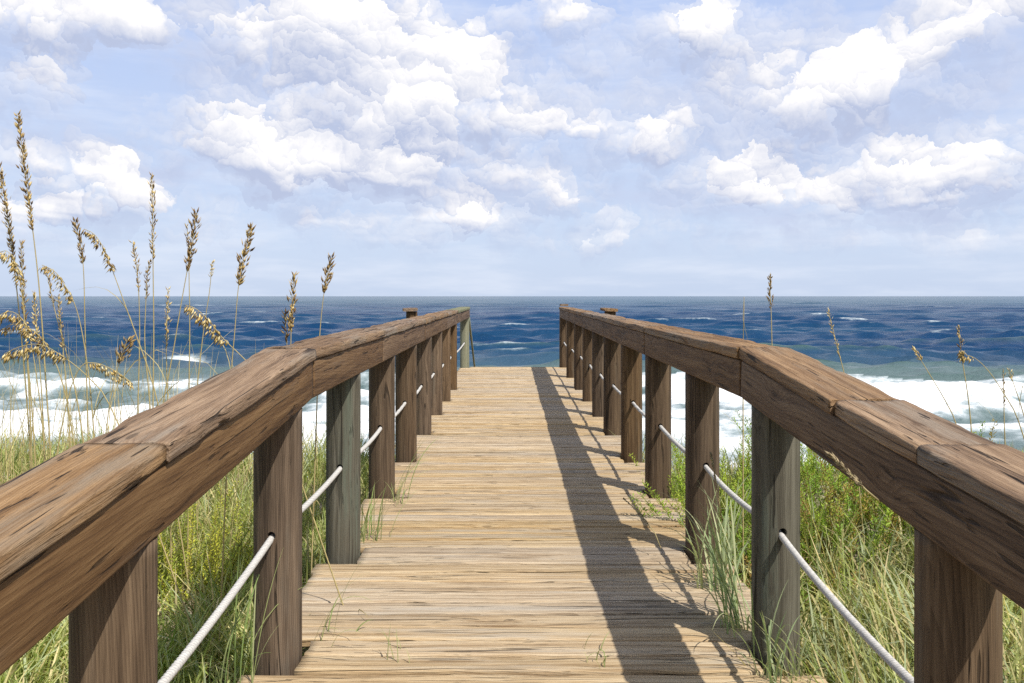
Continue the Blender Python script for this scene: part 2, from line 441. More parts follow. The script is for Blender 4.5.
# ------------------------------------------------------------------ ropes
def rope(x, posts, label, seed):
    pts = []
    ys = posts
    for a, b in zip(ys[:-1], ys[1:]):
        n = max(8, int((b - a) / (0.006 if a < 5 else 0.02)))
        za, zb = ROPE_H + deck_z(a), ROPE_H + deck_z(b)
        sag = 0.016 + 0.016 * random.random()
        for i in range(n):
            t = i / n
            pts.append((x + 0.004 * math.sin(t * 3 + a), a + (b - a) * t, za + (zb - za) * t - 4 * sag * t * (1 - t)))
    pts.append((x, ys[-1], ROPE_H))
    P = np.array(pts); n = len(P); S = 14
    th = np.arange(S) * 2 * math.pi / S
    ph = P[:, 1] * 2 * math.pi / 0.055
    R = 0.0122 * (1 + 0.26 * np.abs(np.cos(1.5 * (th[None, :] - ph[:, None]))) - 0.12)
    V = np.stack([P[:, None, 0] + R * np.cos(th), np.repeat(P[:, None, 1], S, 1), P[:, None, 2] + R * np.sin(th)], -1).reshape(-1, 3)
    i = np.arange(n - 1)[:, None] * S; k = np.arange(S)[None, :]; k2 = (k + 1) % S
    q = np.stack([i + k, i + S + k, i + S + k2, i + k2], -1).reshape(-1, 4)
    o = link('rope', mesh_np('rope', V, q), M_ROPE)
    return tag(o, label, 'rope')
M_ROPE, nt = newmat('rope_fibre')
tc = nt.node('ShaderNodeTexCoord')
s = nt.sep(tc.outputs['Object'])
rn = nt.noise(tc.outputs['Object'], 60, 4, 0.7); rb = nt.noise(tc.outputs['Object'], 3, 3)
wv = nt.m('SINE', nt.m('ADD', nt.m('MULTIPLY', s[1], 500.0), nt.m('MULTIPLY', s[2], 260.0)))
out(nt, principled(nt, nt.mix(rb, nt.mix(rn, (0.33, 0.31, 0.28), (0.58, 0.56, 0.52)), nt.mix(rn, (0.46, 0.44, 0.41), (0.66, 0.65, 0.62))), 0.85, bump(nt, nt.m('ADD', wv, rn), 0.5, 0.002), 0.2).outputs[0])
rope(XL, [0.3] + LEFT_POSTS, 'white braided rope threaded through the posts of the left-hand railing', 1)
rope(XR, [0.3] + RIGHT_POSTS, 'white braided rope threaded through the posts of the right-hand railing', 2)

# ------------------------------------------------------------------ plant materials
def leafmat(name, trans=0.35, rough=0.55, tr_gain=1.5):
    m, nt = newmat(name)
    at = nt.node('ShaderNodeVertexColor', layer_name='tint')
    g = nt.node('ShaderNodeNewGeometry')
    n = nt.noise(g.outputs['Position'], 14, 3)
    c = nt.mix(0.6, at.outputs[0], nt.mix(n, (0.6, 0.6, 0.55), (1.35, 1.35, 1.3)), 'MULTIPLY')
    p = principled(nt, c, rough, spec=0.25)
    t = nt.node('ShaderNodeBsdfTranslucent')
    nt.put(t.inputs[0], nt.mix(1.0, c, (tr_gain, tr_gain * 1.05, tr_gain * 0.6), 'MULTIPLY'))
    x = nt.node('ShaderNodeMixShader'); x.inputs[0].default_value = trans
    nt.l.new(p.outputs[0], x.inputs[1]); nt.l.new(t.outputs[0], x.inputs[2])
    out(nt, x.outputs[0]); return m
M_GRASS = leafmat('grass_blade')
M_LEAF = leafmat('shrub_leaf', 0.35)
M_STRAW = leafmat('dry_straw', 0.25, 0.7, 1.2)

# ------------------------------------------------------------------ ground
def grid_obj(name, xs, ys, zf, mat):
    X, Y = np.meshgrid(xs, ys); Z = zf(X, Y)
    V = np.stack([X, Y, Z], -1).reshape(-1, 3)
    nx, ny = len(xs), len(ys)
    i = np.arange(ny - 1)[:, None] * nx; k = np.arange(nx - 1)[None, :]
    q = np.stack([i + k, i + k + 1, i + nx + k + 1, i + nx + k], -1).reshape(-1, 4)
    return link(name, mesh_np(name, V, q), mat)
M_SAND, nt = newmat('dune_sand')
g = nt.node('ShaderNodeNewGeometry')
n1 = nt.noise(g.outputs['Position'], 2.2, 5, 0.6); n2 = nt.noise(g.outputs['Position'], 160, 3); n3 = nt.noise(g.outputs['Position'], 28, 4, 0.7)
c = nt.mix(n2, (0.36, 0.30, 0.21), (0.56, 0.49, 0.38))
c = nt.mix(nt.maprange(nt.m('MULTIPLY', n1, n3), 0.22, 0.34), (0.16, 0.13, 0.07), c)
out(nt, principled(nt, c, 0.95, bump(nt, nt.m('ADD', n3, nt.m('MULTIPLY', n2, 0.3)), 0.7, 0.02), 0.1).outputs[0])
xs = np.concatenate([-np.geomspace(900, 13, 40), np.linspace(-12.5, 12.5, 126), np.geomspace(13, 900, 40)])
ys = np.concatenate([-np.geomspace(400, 4, 24), np.linspace(-3.5, 20, 118), np.linspace(20.5, 60, 60)])
tag(grid_obj('ground', xs, ys, ground_z, M_SAND), 'pale sandy dune falling away to the beach', None, None, 'structure')

# ------------------------------------------------------------------ grass as ground cover
def blades(pos, L, w, az, th0, th1, cols, M=6):
    N = len(pos); s = np.linspace(0, 1, M)
    V = np.zeros((N, M, 2, 3), np.float32)
    p = pos.copy()
    ca, sa = np.cos(az), np.sin(az)
    tw = az + np.pi / 2 + rng.normal(0, 0.5, N); sx, sy = np.cos(tw), np.sin(tw)
    for i in range(M):
        ww = (w * (0.7 + 0.6 * s[i]) * (1 - s[i] ** 2.5) * 0.5 + 0.0004)[:, None]
        sd = np.stack([sx, sy, np.zeros(N)], -1)
        V[:, i, 0] = p - sd * ww; V[:, i, 1] = p + sd * ww
        th = th0 + th1 * (s[i] + 0.5 / M) ** 1.4
        st = (L / (M - 1))
        p = p + np.stack([np.sin(th) * ca * st, np.sin(th) * sa * st, np.cos(th) * st], -1)
    base = np.arange(N)[:, None] * (M * 2); k = np.arange(M - 1)[None, :] * 2
    q = np.stack([base + k, base + k + 1, base + k + 3, base + k + 2], -1).reshape(-1, 4)
    C = np.repeat(cols[:, None, :], M * 2, 1).reshape(-1, 3)
    return V.reshape(-1, 3), q, C
PAL = np.array([(0.245, 0.27, 0.085), (0.19, 0.235, 0.065), (0.36, 0.37, 0.16), (0.45, 0.40, 0.20), (0.52, 0.43, 0.24), (0.12, 0.17, 0.04), (0.33, 0.37, 0.22)])
SHRUBS = [(1.55, 5.6, .40), (1.75, 7.0, .45), (2.15, 5.45, .42), (2.75, 5.8, .45), (1.62, 4.65, .2), (2.5, 7.3, .5), (-1.85, 4.85, .34)]
def make_grass(x0, x1, y0, y1, n_clump, prob, hs, gain=1.0, wide=1.0):
    cx = rng.uniform(x0, x1, n_clump); cy = rng.uniform(y0, y1, n_clump)
    # leave a few sandy openings
    keep = fbm(cx * 0.9, cy * 0.9, 0, 55, 3) > -0.42
    for sx, sy, sr in SHRUBS: keep &= ((cx - sx) ** 2 + ((cy - sy + 0.15) / 1.3) ** 2) > sr * sr
    cx, cy = cx[keep], cy[keep]
    nb = rng.integers(7, 20, len(cx))
    idx = np.repeat(np.arange(len(cx)), nb); N = len(idx)
    px = cx[idx] + rng.normal(0, 0.035, N); py = cy[idx] + rng.normal(0, 0.035, N)
    ch = (hs * (0.75 + 0.9 * (fbm(cx * 0.7, cy * 0.7, 0, 70, 2) + 0.4)))[idx]
    L = ch * rng.uniform(0.45, 1.15, N)
    az = rng.uniform(0, 2 * np.pi, N)
    # the wind leans the blades off the sea
    ok = ~((px > -1.02) & (px < 1.15))
    ci = rng.choice(len(PAL), N, p=prob); tone = rng.normal(1, 0.16, N)[:, None].clip(0.6, 1.5)
    cl = (0.85 + 0.5 * (fbm(cx * 1.3, cy * 1.3, 0, 90, 2)))[idx][:, None]
    cols = PAL[ci] * tone * cl * gain
    pos = np.stack([px, py, ground_z(px, py) - 0.01], -1)
    a = [v[ok] for v in (pos, L, rng.uniform(0.0045, 0.0115, N) * wide, az, np.abs(rng.normal(0.18, 0.22, N)), np.abs(rng.normal(1.15, 0.75, N)), cols)]
    return blades(*a)
def join(parts):
    Vs, Qs, Cs, n = [], [], [], 0
    for v, q, c in parts: Vs.append(v); Qs.append(q + n); Cs.append(c); n += len(v)
    return np.concatenate(Vs), np.concatenate(Qs), np.concatenate(Cs)
PL = [0.25, 0.20, 0.20, 0.10, 0.09, 0.06, 0.10]; PRR = [0.10, 0.05, 0.24, 0.15, 0.16, 0.03, 0.27]
parts = [make_grass(-9.5, -0.98, 1.2, 9.6, 2800, PL, 0.52, 1.45, 1.15), make_grass(-3.2, -1.0, 1.2, 6.5, 900, PL, 0.50, 1.45, 1.3),
         make_grass(1.12, 10.5, 1.2, 9.2, 2500, PRR, 0.46, 1.2, 1.3), make_grass(1.12, 3.4, 1.2, 5.5, 700, PRR, 0.46, 1.3, 1.4), make_grass(1.16, 3.0, 2.0, 5.0, 620, PRR, 0.56, 1.4, 1.6),
         make_grass(-30, -9, 0, 12, 1500, PL, 0.6), make_grass(9, 30, 0, 12, 1500, PRR, 0.6), make_grass(-16, -1, 8.8, 14.5, 1500, PL, 0.5), make_grass(1, 16, 8.6, 14.5, 1500, PRR, 0.45)]
# tall dry leaves standing among the left-hand grass
N = 520
x = rng.uniform(-4.8, -1.7, N); y = rng.uniform(3.6, 7.8, N)
pos = np.stack([x, y, ground_z(x, y)], -1)
parts.append(blades(pos, rng.uniform(0.7, 1.5, N), rng.uniform(0.003, 0.0055, N), rng.uniform(0, 6.28, N), np.abs(rng.normal(0.05, 0.07, N)), np.abs(rng.normal(0.25, 0.5, N)), np.array([(0.52, 0.42, 0.22)]) * rng.uniform(0.7, 1.2, (N, 1)), 9))
V, q, C = join(parts)
tag(link('grass', mesh_np('grass', V, q, C), M_GRASS, None, False), 'pale green and straw dune grass covering the ground on both sides of the boardwalk', None, None, 'stuff')

# ------------------------------------------------------------------ shrubs
def shrub(x, y, rad, h, n_shoot, pal, label, group, seed, leaf=0.037):
    random.seed(seed)
    g = float(ground_z(x, y))
    r = empty('shrub', (x, y, g), label, 'shrub', group)
    st, lf = MB(), MB()
    for i in range(n_shoot):
        a = random.uniform(0, 6.283); rr = rad * math.sqrt(random.random()) * 0.75
        p = Vector((math.cos(a) * rr, math.sin(a) * rr, 0))
        hh = h * random.uniform(0.55, 1.12) * (1 - 0.35 * (rr / rad) ** 2)
        lean = Vector((math.cos(a) * 0.45, math.sin(a) * 0.45, 1)) + Vector((random.uniform(-.5, .5), random.uniform(-.5, .5), 0))
        lean.normalize(); n = 7; pts = []
        for k in range(n):
            t = k / (n - 1)
            pts.append(p + lean * hh * t + Vector((random.uniform(-1, 1), random.uniform(-1, 1), 0)) * 0.02)
        st.tube(pts, [0.0026 * (1 - 0.6 * k / n) for k in range(n)], 4, (0.20, 0.15, 0.06))
        c0 = Vector(random.choice(pal)) * random.uniform(0.75, 1.25)
        nl = int(hh * 150)
        for j in range(nl):
            t = 0.25 + 0.75 * (j + random.random()) / nl
            f = t * (n - 1); k = min(int(f), n - 2); q = pts[k].lerp(pts[k + 1], f - k)
            a2 = j * 2.4 + random.uniform(-.5, .5)
            d = Vector((math.cos(a2), math.sin(a2), random.uniform(0.2, 1.0))).normalized()
            L = leaf * random.uniform(0.6, 1.25) * (1.15 - 0.4 * t); Wd = L * random.uniform(0.28, 0.42)
            sd = d.cross(Vector((random.uniform(-.4, .4), random.uniform(-.4, .4), 1))).normalized() * Wd
            nn = d.cross(sd).normalized() * L * 0.08
            q = q + d * 0.004
            V = [q, q + d * L * .45 + sd * .5 + nn, q + d * L - nn, q + d * L * .45 - sd * .5 + nn, q + d * L * .5]
            lf.add(V, [(0, 1, 4), (1, 2, 4), (2, 3, 4), (3, 0, 4)], c0 * random.uniform(0.8, 1.2))
    st.build('stems', M_LEAF, r); lf.build('foliage', M_LEAF, r, False)
    return r
YG = [(0.30, 0.40, 0.05), (0.24, 0.36, 0.045), (0.38, 0.45, 0.07), (0.19, 0.30, 0.04)]
YB = YG + [(0.30, 0.20, 0.06), (0.34, 0.26, 0.07)]
YY = [(0.42, 0.44, 0.05), (0.50, 0.48, 0.06), (0.32, 0.38, 0.06)]
GR = 'leafy shrubs right of the boardwalk'
shrub(1.55, 5.6, 0.42, 0.85, 95, YG, 'bright green leafy shrub just outside the right-hand railing, behind the grey-green post', GR, 1)
shrub(1.75, 7.0, 0.5, 0.80, 90, YG, 'bright green leafy shrub, farthest of those close to the right-hand railing', GR, 2)
shrub(2.15, 5.35, 0.52, 0.85, 100, YB, 'green shrub tinged with rust brown under the slope of the right-hand rail', GR, 3)
shrub(2.75, 5.7, 0.50, 0.85, 90, YB, 'rust-tinged green shrub farthest right of the leafy patch', GR, 4)
shrub(1.62, 4.6, 0.26, 0.5, 45, YB, 'small rust and green shrub beside the grey-green right-hand post', GR, 5)
shrub(2.5, 7.3, 0.55, 0.8, 80, YG, 'bright green shrub at the crest of the dune right of the railing', GR, 6)
shrub(-1.85, 4.9, 0.45, 0.72, 120, YY, 'yellow-green leafy shrub in the grass under the left-hand rail', 'leafy shrubs left of the boardwalk', 7, 0.026)
shrub(-1.30, 2.95, 0.14, 0.40, 12, YY, 'little yellow-green sprig against the left edge of the planks at the bottom of the frame', 'leafy shrubs left of the boardwalk', 8, 0.02)

# ------------------------------------------------------------------ tufts along the deck
def tuft(x, y, n, h, spread, label, seed, pal=None, wid=0.008, aim=None, z=None):
    random.seed(seed)
    z = (deck_z(y) - 0.06) if z is None else z
    mb = MB(); pal = pal or [(0.20, 0.27, 0.09), (0.30, 0.34, 0.14), (0.36, 0.38, 0.19)]
    for i in range(n):
        a = random.uniform(0, 6.283) if aim is None else aim + random.gauss(0, 0.8)
        L = h * random.uniform(0.3, 1.15); b = random.uniform(0.3, 1.7) * spread
        p = Vector((random.gauss(0, 0.045), random.gauss(0, 0.06), 0)); pts = [p.copy()]; th = abs(random.gauss(0.1, 0.1)) * spread
        M = 9
        for k in range(M):
            t = th + b * ((k + 0.5) / M) ** 1.5
            p = p + Vector((math.sin(t) * math.cos(a), math.sin(t) * math.sin(a), math.cos(t))) * (L / M)
            if p.z < 0.07 and k > 2: p.z = 0.07
            pts.append(p.copy())
        mb.blade(pts, wid * random.uniform(0.6, 1.2), Vector(random.choice(pal)) * random.uniform(0.8, 1.2), Vector((-math.sin(a), math.cos(a), 0.2)))
    o = mb.build('grass_tuft', M_GRASS); o.location = (x, y, z)
    return tag(o, label, 'grass', 'grass tufts along the deck edge')
PALE = [(0.33, 0.38, 0.22), (0.26, 0.33, 0.17), (0.40, 0.42, 0.25)]
tuft(-0.86, 5.10, 34, 0.42, 0.9, 'green grass tuft growing up behind the grey-green left-hand post, leaning over the planks', 1, aim=0.2)
tuft(-0.80, 6.0, 14, 0.55, 0.9, 'long arching grass blades reaching over the deck before the third visible left-hand post', 2, aim=0.5)
tuft(1.04, 4.25, 40, 0.62, 0.8, 'broad blue-green grass tuft rising behind the grey-green right-hand post', 3, PALE, 0.014)
tuft(1.0, 3.72, 34, 0.68, 1.2, 'pale grass tuft sprawling left over the planks beside the grey-green right-hand post', 4, PALE, 0.012, aim=2.9)
tuft(1.02, 3.28, 34, 0.40, 0.9, 'grass tuft in front of the foot of the grey-green right-hand post', 5, PALE, 0.010)
tuft(0.34, 3.42, 9, 0.16, 1.3, 'tiny grass sprout between planks at the edge of the rail shadow', 6, wid=0.006)
tuft(-0.47, 3.44, 6, 0.22, 0.7, 'small green grass sprig between planks near the bottom left of the deck', 7, wid=0.006, aim=2.2)
tuft(-0.80, 3.62, 8, 0.42, 1.4, 'thin grass blades curling over the planks beside the nearest full left-hand post', 8, wid=0.006, aim=0.4)
tuft(-1.06, 3.22, 12, 0.55, 1.0, 'grass blades bowing in front of the nearest full left-hand post', 9, wid=0.006, aim=0.6)
tuft(1.30, 3.0, 60, 0.60, 0.7, 'dense pale grass clump outside the right-hand railing between its two nearest posts', 10, PALE, 0.011, z=-0.45)
# a fallen seed spike and a dry one
def spike(pts, label, seed, col, group=None):
    random.seed(seed)
    mb = MB(); mb.tube(pts, [0.0025] * len(pts), 5, (0.45, 0.38, 0.2))
    n = len(pts)
    for i in range(70):
        t = 0.35 + 0.65 * random.random(); f = t * (n - 1); k = min(int(f), n - 2)
        q = Vector(pts[k]).lerp(Vector(pts[k + 1]), f - k); d = (Vector(pts[k + 1]) - Vector(pts[k])).normalized()
        mb.seed(q, d + Vector([random.uniform(-.35, .35) for _ in range(3)]), 0.022, 0.007, Vector(col) * random.uniform(0.7, 1.2))
    return tag(mb.build('seed_spike', M_STRAW, origin=tuple(pts[0])), label, 'grass spike', group)
spike([W(661, 545, 4.72) + Vector((0.0, 0, -0.02)), W(655, 533, 4.75), W(645, 520, 4.85), W(632, 506, 5.0), W(624, 499, 5.1)], 'brown grass seed spike lying slantwise over the planks at the edge of the rail shadow', 1, (0.22, 0.15, 0.08))
spike([W(878, 500, 1.95), W(866, 490, 1.95), W(850, 474, 1.95), W(831, 456, 1.95)], 'pale dry grass spike slanting across the shaded inner face of the right-hand rail', 2, (0.42, 0.33, 0.2))
spike([W(722, 520, 3.9), W(718, 495, 3.9), W(714, 470, 3.9), W(711, 455, 3.9)], 'thin straw-coloured spike standing in front of the brown right-hand post', 3, (0.42, 0.34, 0.2))

# ------------------------------------------------------------------ sea oats
BROWN = [(0.28, 0.18, 0.07), (0.38, 0.26, 0.11), (0.48, 0.35, 0.16), (0.20, 0.12, 0.05)]
GOLD = [(0.62, 0.47, 0.20), (0.72, 0.57, 0.28), (0.52, 0.36, 0.13), (0.78, 0.66, 0.38)]
MIXD = BROWN + GOLD[:3]
def oats(pix, d, head, style, pal, label, group, seed, fat=1.0, lean=0.0, dense=1.0):
    """pix: stalk from tip down to its lowest seen point; head: length of the head as a share of the drawn stalk"""
    random.seed(seed)
    P = [W(x, y, d + lean * i) for i, (x, y) in enumerate(pix)]
    a, b = P[-2], P[-1]
    dr = (b - a).normalized(); dr = (dr + Vector((0, 0, -1.2))).normalized()
    g = float(ground_z(b.x, b.y))
    if b.z > g:
        t = (b.z - g) / -dr.z; P += [b + dr * t * 0.5, b + dr * t]
    # smooth
    for _ in range(2):
        Q = [P[0]]
        for u, v in zip(P[:-1], P[1:]): Q += [u.lerp(v, 0.25), u.lerp(v, 0.75)]
        Q.append(P[-1]); P = Q
    base = P[-1]
    r = empty('sea_oats', base, label, 'sea oats', group)
    seen = sum((Vector(W(*pix[i], d)) - Vector(W(*pix[i + 1], d))).length for i in range(len(pix) - 1))
    n = len(P); cum = [0]
    for u, v in zip(P[:-1], P[1:]): cum.append(cum[-1] + (v - u).length)
    sc = (base.y) / 5.0
    mb = MB()
    mb.tube([p - base for p in P], [(0.0017 + 0.0027 * min(1, c / max(0.3, cum[-1] * 0.5))) * max(0.8, sc) for c in cum], 5, (0.50, 0.41, 0.20))
    mb.build('stalk', M_STRAW, r)
    hl = seen * head
    if hl > 0:
        hb = MB()
        cnt = int(hl / 0.0023 * max(0.3, min(1.0, fat)))
        for i in range(cnt):
            s = hl * (i + random.random()) / cnt
            k = 0
            while k < n - 2 and cum[k + 1] < s: k += 1
            t = (s - cum[k]) / max(1e-6, cum[k + 1] - cum[k]); q = P[k].lerp(P[k + 1], t)
            up = (P[k] - P[k + 1]).normalized()
            e = math.sin(math.pi * min(1, (s / hl) * 0.85 + 0.12))
            rv = Vector([random.gauss(0, 1) for _ in range(3)]); rv -= up * rv.dot(up); rv.normalize()
            c = Vector(random.choice(pal)) * random.uniform(0.75, 1.2)
            if style == 'up':
                br = rv * 0.022 * e * fat * random.random() ** 1.3 * (0.35 + 0.9 * abs(math.sin(s * 47 + seed)))
                dd = up + rv * random.uniform(0.15, 0.9)
            else:
                br = rv * 0.012 * fat * random.random() + Vector((0, 0, -1)) * 0.035 * e * fat * random.random()
                dd = Vector((0, 0, -1)) + rv * 0.6 + up * 0.35
            if random.random() < 0.25: hb.tube([q - base, q + br - base], 0.0008, 3, (0.4, 0.3, 0.15))
            hb.seed(q + br - base, dd, random.uniform(0.018, 0.040) * (0.75 + 0.4 * fat), (random.uniform(0.006, 0.0125) if style == 'up' else random.uniform(0.007, 0.013)) * (0.65 + 0.4 * fat), c)
        hb.build('seed_head', M_STRAW, r)
    # one or two dry leaves off the stalk
    for _ in range(random.choice((0, 1, 1, 2))):
        k = random.randint(int(n * 0.55), n - 2); a0 = random.uniform(0, 6.283); L = random.uniform(0.25, 0.5); p = P[k] - base; pts = [p]
        for j in range(7):
            th = 0.35 + j * random.uniform(0.12, 0.3)
            p = p + Vector((math.sin(th) * math.cos(a0), math.sin(th) * math.sin(a0), math.cos(th))) * L / 7; pts.append(p)
        lb = MB(); lb.blade(pts, 0.006, Vector((0.48, 0.40, 0.2)) * random.uniform(0.8, 1.1)); lb.build('leaf', M_STRAW, r)
    return r
GL = 'sea oats left of the boardwalk'; GRT = 'dry stalks right of the boardwalk'
LIST = [
 ([(18,115),(24,165),(31,215),(40,290),(47,400),(50,440)], 4.6, .36, 'up', MIXD, 'tallest sea oats stalk of all, with a long slim tan head near the left edge', GL, 0.9),
 ([(-1,166),(6,205),(14,262),(22,340),(30,440)], 4.9, .36, 'up', MIXD, 'tall slim-headed sea oats stalk nearest the left edge of the photo', GL, 0.9),
 ([(21,243),(23,290),(26,335),(31,430)], 5.2, .42, 'up', BROWN, 'short dark narrow sea oats head low between the two tallest stalks', GL, 0.7),
 ([(75,222),(81,246),(84,270),(85,330),(88,420)], 4.7, .22, 'up', BROWN, 'upright dark brown sea oats head touching the drooping golden one', GL, 0.9),
 ([(84,229),(94,233),(103,246),(111,266),(130,318),(159,398)], 4.4, .27, 'droop', MIXD, 'sea oats stalk leaning left with a nodding tan head high above the horizon', GL, 0.8),
 ([(42,265),(56,271),(66,287),(76,305),(84,340),(92,400)], 4.3, .32, 'droop', GOLD, 'golden nodding sea oats head drooping left, just above the horizon', GL, 0.8),
 ([(46,268),(50,288),(54,308),(66,350),(80,410)], 5.0, .28, 'up', BROWN, 'thin sparse brown sea oats head beside the golden nodding one', GL, 0.5),
 ([(133,243),(137,268),(139,293),(140,340),(138,400)], 5.3, .32, 'up', MIXD, 'short slim brown sea oats head just left of the tall straight thin one', GL, 0.6),
 ([(152,176),(153,215),(153,265),(154,330),(153,400)], 4.8, .38, 'up', MIXD, 'tall straight thin-headed sea oats stalk in the middle of the stand', GL, 0.65),
 ([(150,262),(147,275),(146,300),(144,345),(150,400)], 5.5, .28, 'up', BROWN, 'small brown sea oats head tucked behind the tall straight stalk', GL, 0.6),
 ([(196,213),(193,240),(187,272),(180,310),(172,360),(163,400)], 4.5, .32, 'up', BROWN, 'thick dark sea oats head leaning right, right of the tall straight stalk', GL, 0.95),
 ([(187,226),(189,250),(189,275),(190,320),(189,385)], 5.0, .28, 'up', MIXD, 'slim sea oats head crossing behind the thick dark one', GL, 0.5),
 ([(251,227),(247,243),(242,265),(238,288),(235,330),(231,372)], 4.0, .42, 'up', MIXD, 'sea oats stalk with a bushy brown and gold head alone above the left rail', GL, 1.1),
 ([(185,305),(196,308),(209,320),(222,338),(244,358),(268,385)], 4.0, .48, 'droop', GOLD, 'pale gold sea oats head drooping left against the dark water above the rail', GL, 1.1),
 ([(294,275),(293,300),(291,325),(291,343),(290,365)], 4.1, .65, 'up', MIXD, 'narrow sea oats head rising just behind the kink of the left rail', GL, 0.75),
 ([(285,314),(286,330),(287,345),(288,365)], 4.2, .6, 'up', BROWN, 'shortest sea oats head, half hidden behind the kink of the left rail', GL, 0.7),
 ([(332,258),(328,272),(324,292),(321,318),(319,345)], 4.6, .42, 'up', BROWN, 'dark sea oats head farthest right of the stand, beyond the kink of the left rail', GL, 1.0),
 ([(4,354),(20,346),(40,343),(60,354),(84,372),(112,402)], 3.9, .5, 'droop', GOLD, 'golden sea oats head lying almost level over the surf at the left edge', GL, 1.1),
 ([(133,384),(122,375),(108,367),(94,362),(80,364),(66,400)], 4.2, .5, 'droop', GOLD, 'golden sea oats head drooping right over the white surf', GL, 0.8),
 ([(127,340),(124,350),(119,363),(114,382),(108,410)], 3.9, .36, 'up', BROWN, 'fluffy dark brown sea oats head standing alone over the surf', GL, 1.3),
 ([(168,289),(167,320),(166,355),(168,400)], 4.9, .55, 'up', GOLD, 'wispy straw sea oats head with few seeds below the horizon', GL, 0.5),
 ([(0,252),(8,250),(16,262),(22,290),(26,340),(34,430)], 4.4, .22, 'droop', GOLD, 'small golden nodding sea oats head cut by the left edge above the horizon', GL, 1.0),
 ([(2,330),(12,323),(26,326),(40,335),(56,360),(70,410)], 4.6, .42, 'droop', MIXD, 'tan nodding sea oats head just above the level golden one', GL, 0.8),
 ([(34,292),(36,320),(39,352),(44,430)], 4.8, .45, 'up', GOLD, 'pale wispy sea oats head low against the water, just right of the two tallest stalks', GL, 0.6),
 ([(58,296),(60,318),(63,345),(70,430)], 5.3, .4, 'up', MIXD, 'faint small tan sea oats head low behind the golden nodding ones', GL, 0.5),
 ([(-4,318),(8,310),(20,315),(30,332),(40,400),(44,440)], 4.2, .34, 'droop', GOLD, 'pale golden sea oats head arching over the horizon at the very left edge', GL, 0.9),
 ([(212,262),(210,290),(205,320),(200,360),(196,400)], 5.6, .12, 'up', GOLD, 'nearly bare straw sea oats stalk between the thick dark head and the bushy one', GL, 0.4),
 ([(744,297),(744,312),(743,340),(743,400),(743,470)], 4.9, .0, 'up', GOLD, 'pale bare broken stalk rising behind the kink of the right rail', GRT, 0.5),
 ([(770,275),(770,290),(771,308),(772,345),(773,400)], 5.2, .27, 'up', BROWN, 'dark thin-headed stalk standing above the horizon behind the right rail', GRT, 0.6),
 ([(828,310),(833,330),(838,350),(846,380),(852,410)], 5.0, .5, 'up', GOLD, 'wispy thin straw stalk leaning left in front of the breaking wave', GRT, 0.25),
 ([(914,350),(919,357),(930,375),(944,398),(958,425)], 4.6, .16, 'up', GOLD, 'straw stalk leaning left with a small tan tip over the surf at the right', GRT, 0.7),
 ([(959,327),(960,345),(963,365),(968,395),(972,435)], 4.8, .22, 'up', MIXD, 'thin upright stalk with one pale hanging seed cluster at the right', GRT, 0.5),
 ([(966,355),(976,358),(990,372),(1003,392),(1020,420)], 4.5, .10, 'droop', GOLD, 'straw stalk arching left over the surf near the right edge', GRT, 0.5),
 ([(1003,372),(1004,395),(1004,420),(1005,440)], 5.0, .5, 'up', BROWN, 'short upright brown stalk in the dune grass near the right edge', GRT, 0.35),
 ([(1009,370),(1014,385),(1020,402),(1028,430)], 5.2, .2, 'up', GOLD, 'straw stalk farthest right, cut by the edge of the photo', GRT, 0.5),
]
for i, (pix, d, hd, stl, pal, lab, grp, fat) in enumerate(LIST):
    o = oats(pix, d, hd, stl, pal, lab, grp, 500 + i, fat)
    if 'hanging seed cluster' in lab:
        random.seed(3); hb = MB(); q = W(962, 350, d) - o.location
        for _ in range(40): hb.seed(q + Vector((random.gauss(0, .008), random.gauss(0, .008), -random.random() * .06)), (random.gauss(0, .3), random.gauss(0, .3), -1), 0.03, 0.011, Vector(random.choice(GOLD)))
        hb.build('seed_head', M_STRAW, o)
    if 'broken stalk' in lab:
        lb = MB(); lb.blade([W(744, 299, d) - o.location, W(743, 318, d) - o.location, W(746, 332, d - .02) - o.location, W(749, 345, d - .04) - o.location], 0.012, (0.55, 0.46, 0.26)); lb.build('leaf', M_STRAW, o)

# ------------------------------------------------------------------ sea
NR, NC = 1000, 760
rows = np.concatenate([np.geomspace(31, 20000, NR)])
tan = np.linspace(-0.95, 0.95, NC)
Y0 = np.repeat(rows[:, None], NC, 1); X0 = Y0 * tan[None, :]
spac = np.maximum(Y0 * math.log(20000 / 31) / NR, Y0 * 1.9 / NC)
H = np.zeros_like(X0); DX = np.zeros_like(X0); DY = np.zeros_like(X0)
wr = np.random.default_rng(5)
shal = sstep(42, 75, Y0)                                 # small waves die out in the wash
for i in range(64):
    lam = 1.4 * (42 / 1.4) ** (i / 63) * wr.uniform(0.9, 1.1)
    th = wr.normal(0, 0.42 if lam < 12 else 0.2)
    kx, ky = math.sin(th) * 2 * math.pi / lam, -math.cos(th) * 2 * math.pi / lam
    A = 0.0105 * lam ** 0.82
    A = A * (0.7 if lam > 9 else 1.15)
    A = A * (1.0 + 0.55 * math.exp(-(math.log(lam / 4.5) / 0.6) ** 2))
    A = A * sstep(2.2, 4.5, lam / spac) * (0.25 + 0.75 * shal)
    ph = kx * X0 + ky * Y0 + wr.uniform(0, 6.28)
    H += A * np.cos(ph); s_ = A * np.sin(ph) * 0.75
    DX -= s_ * math.sin(th); DY += s_ * math.cos(th)
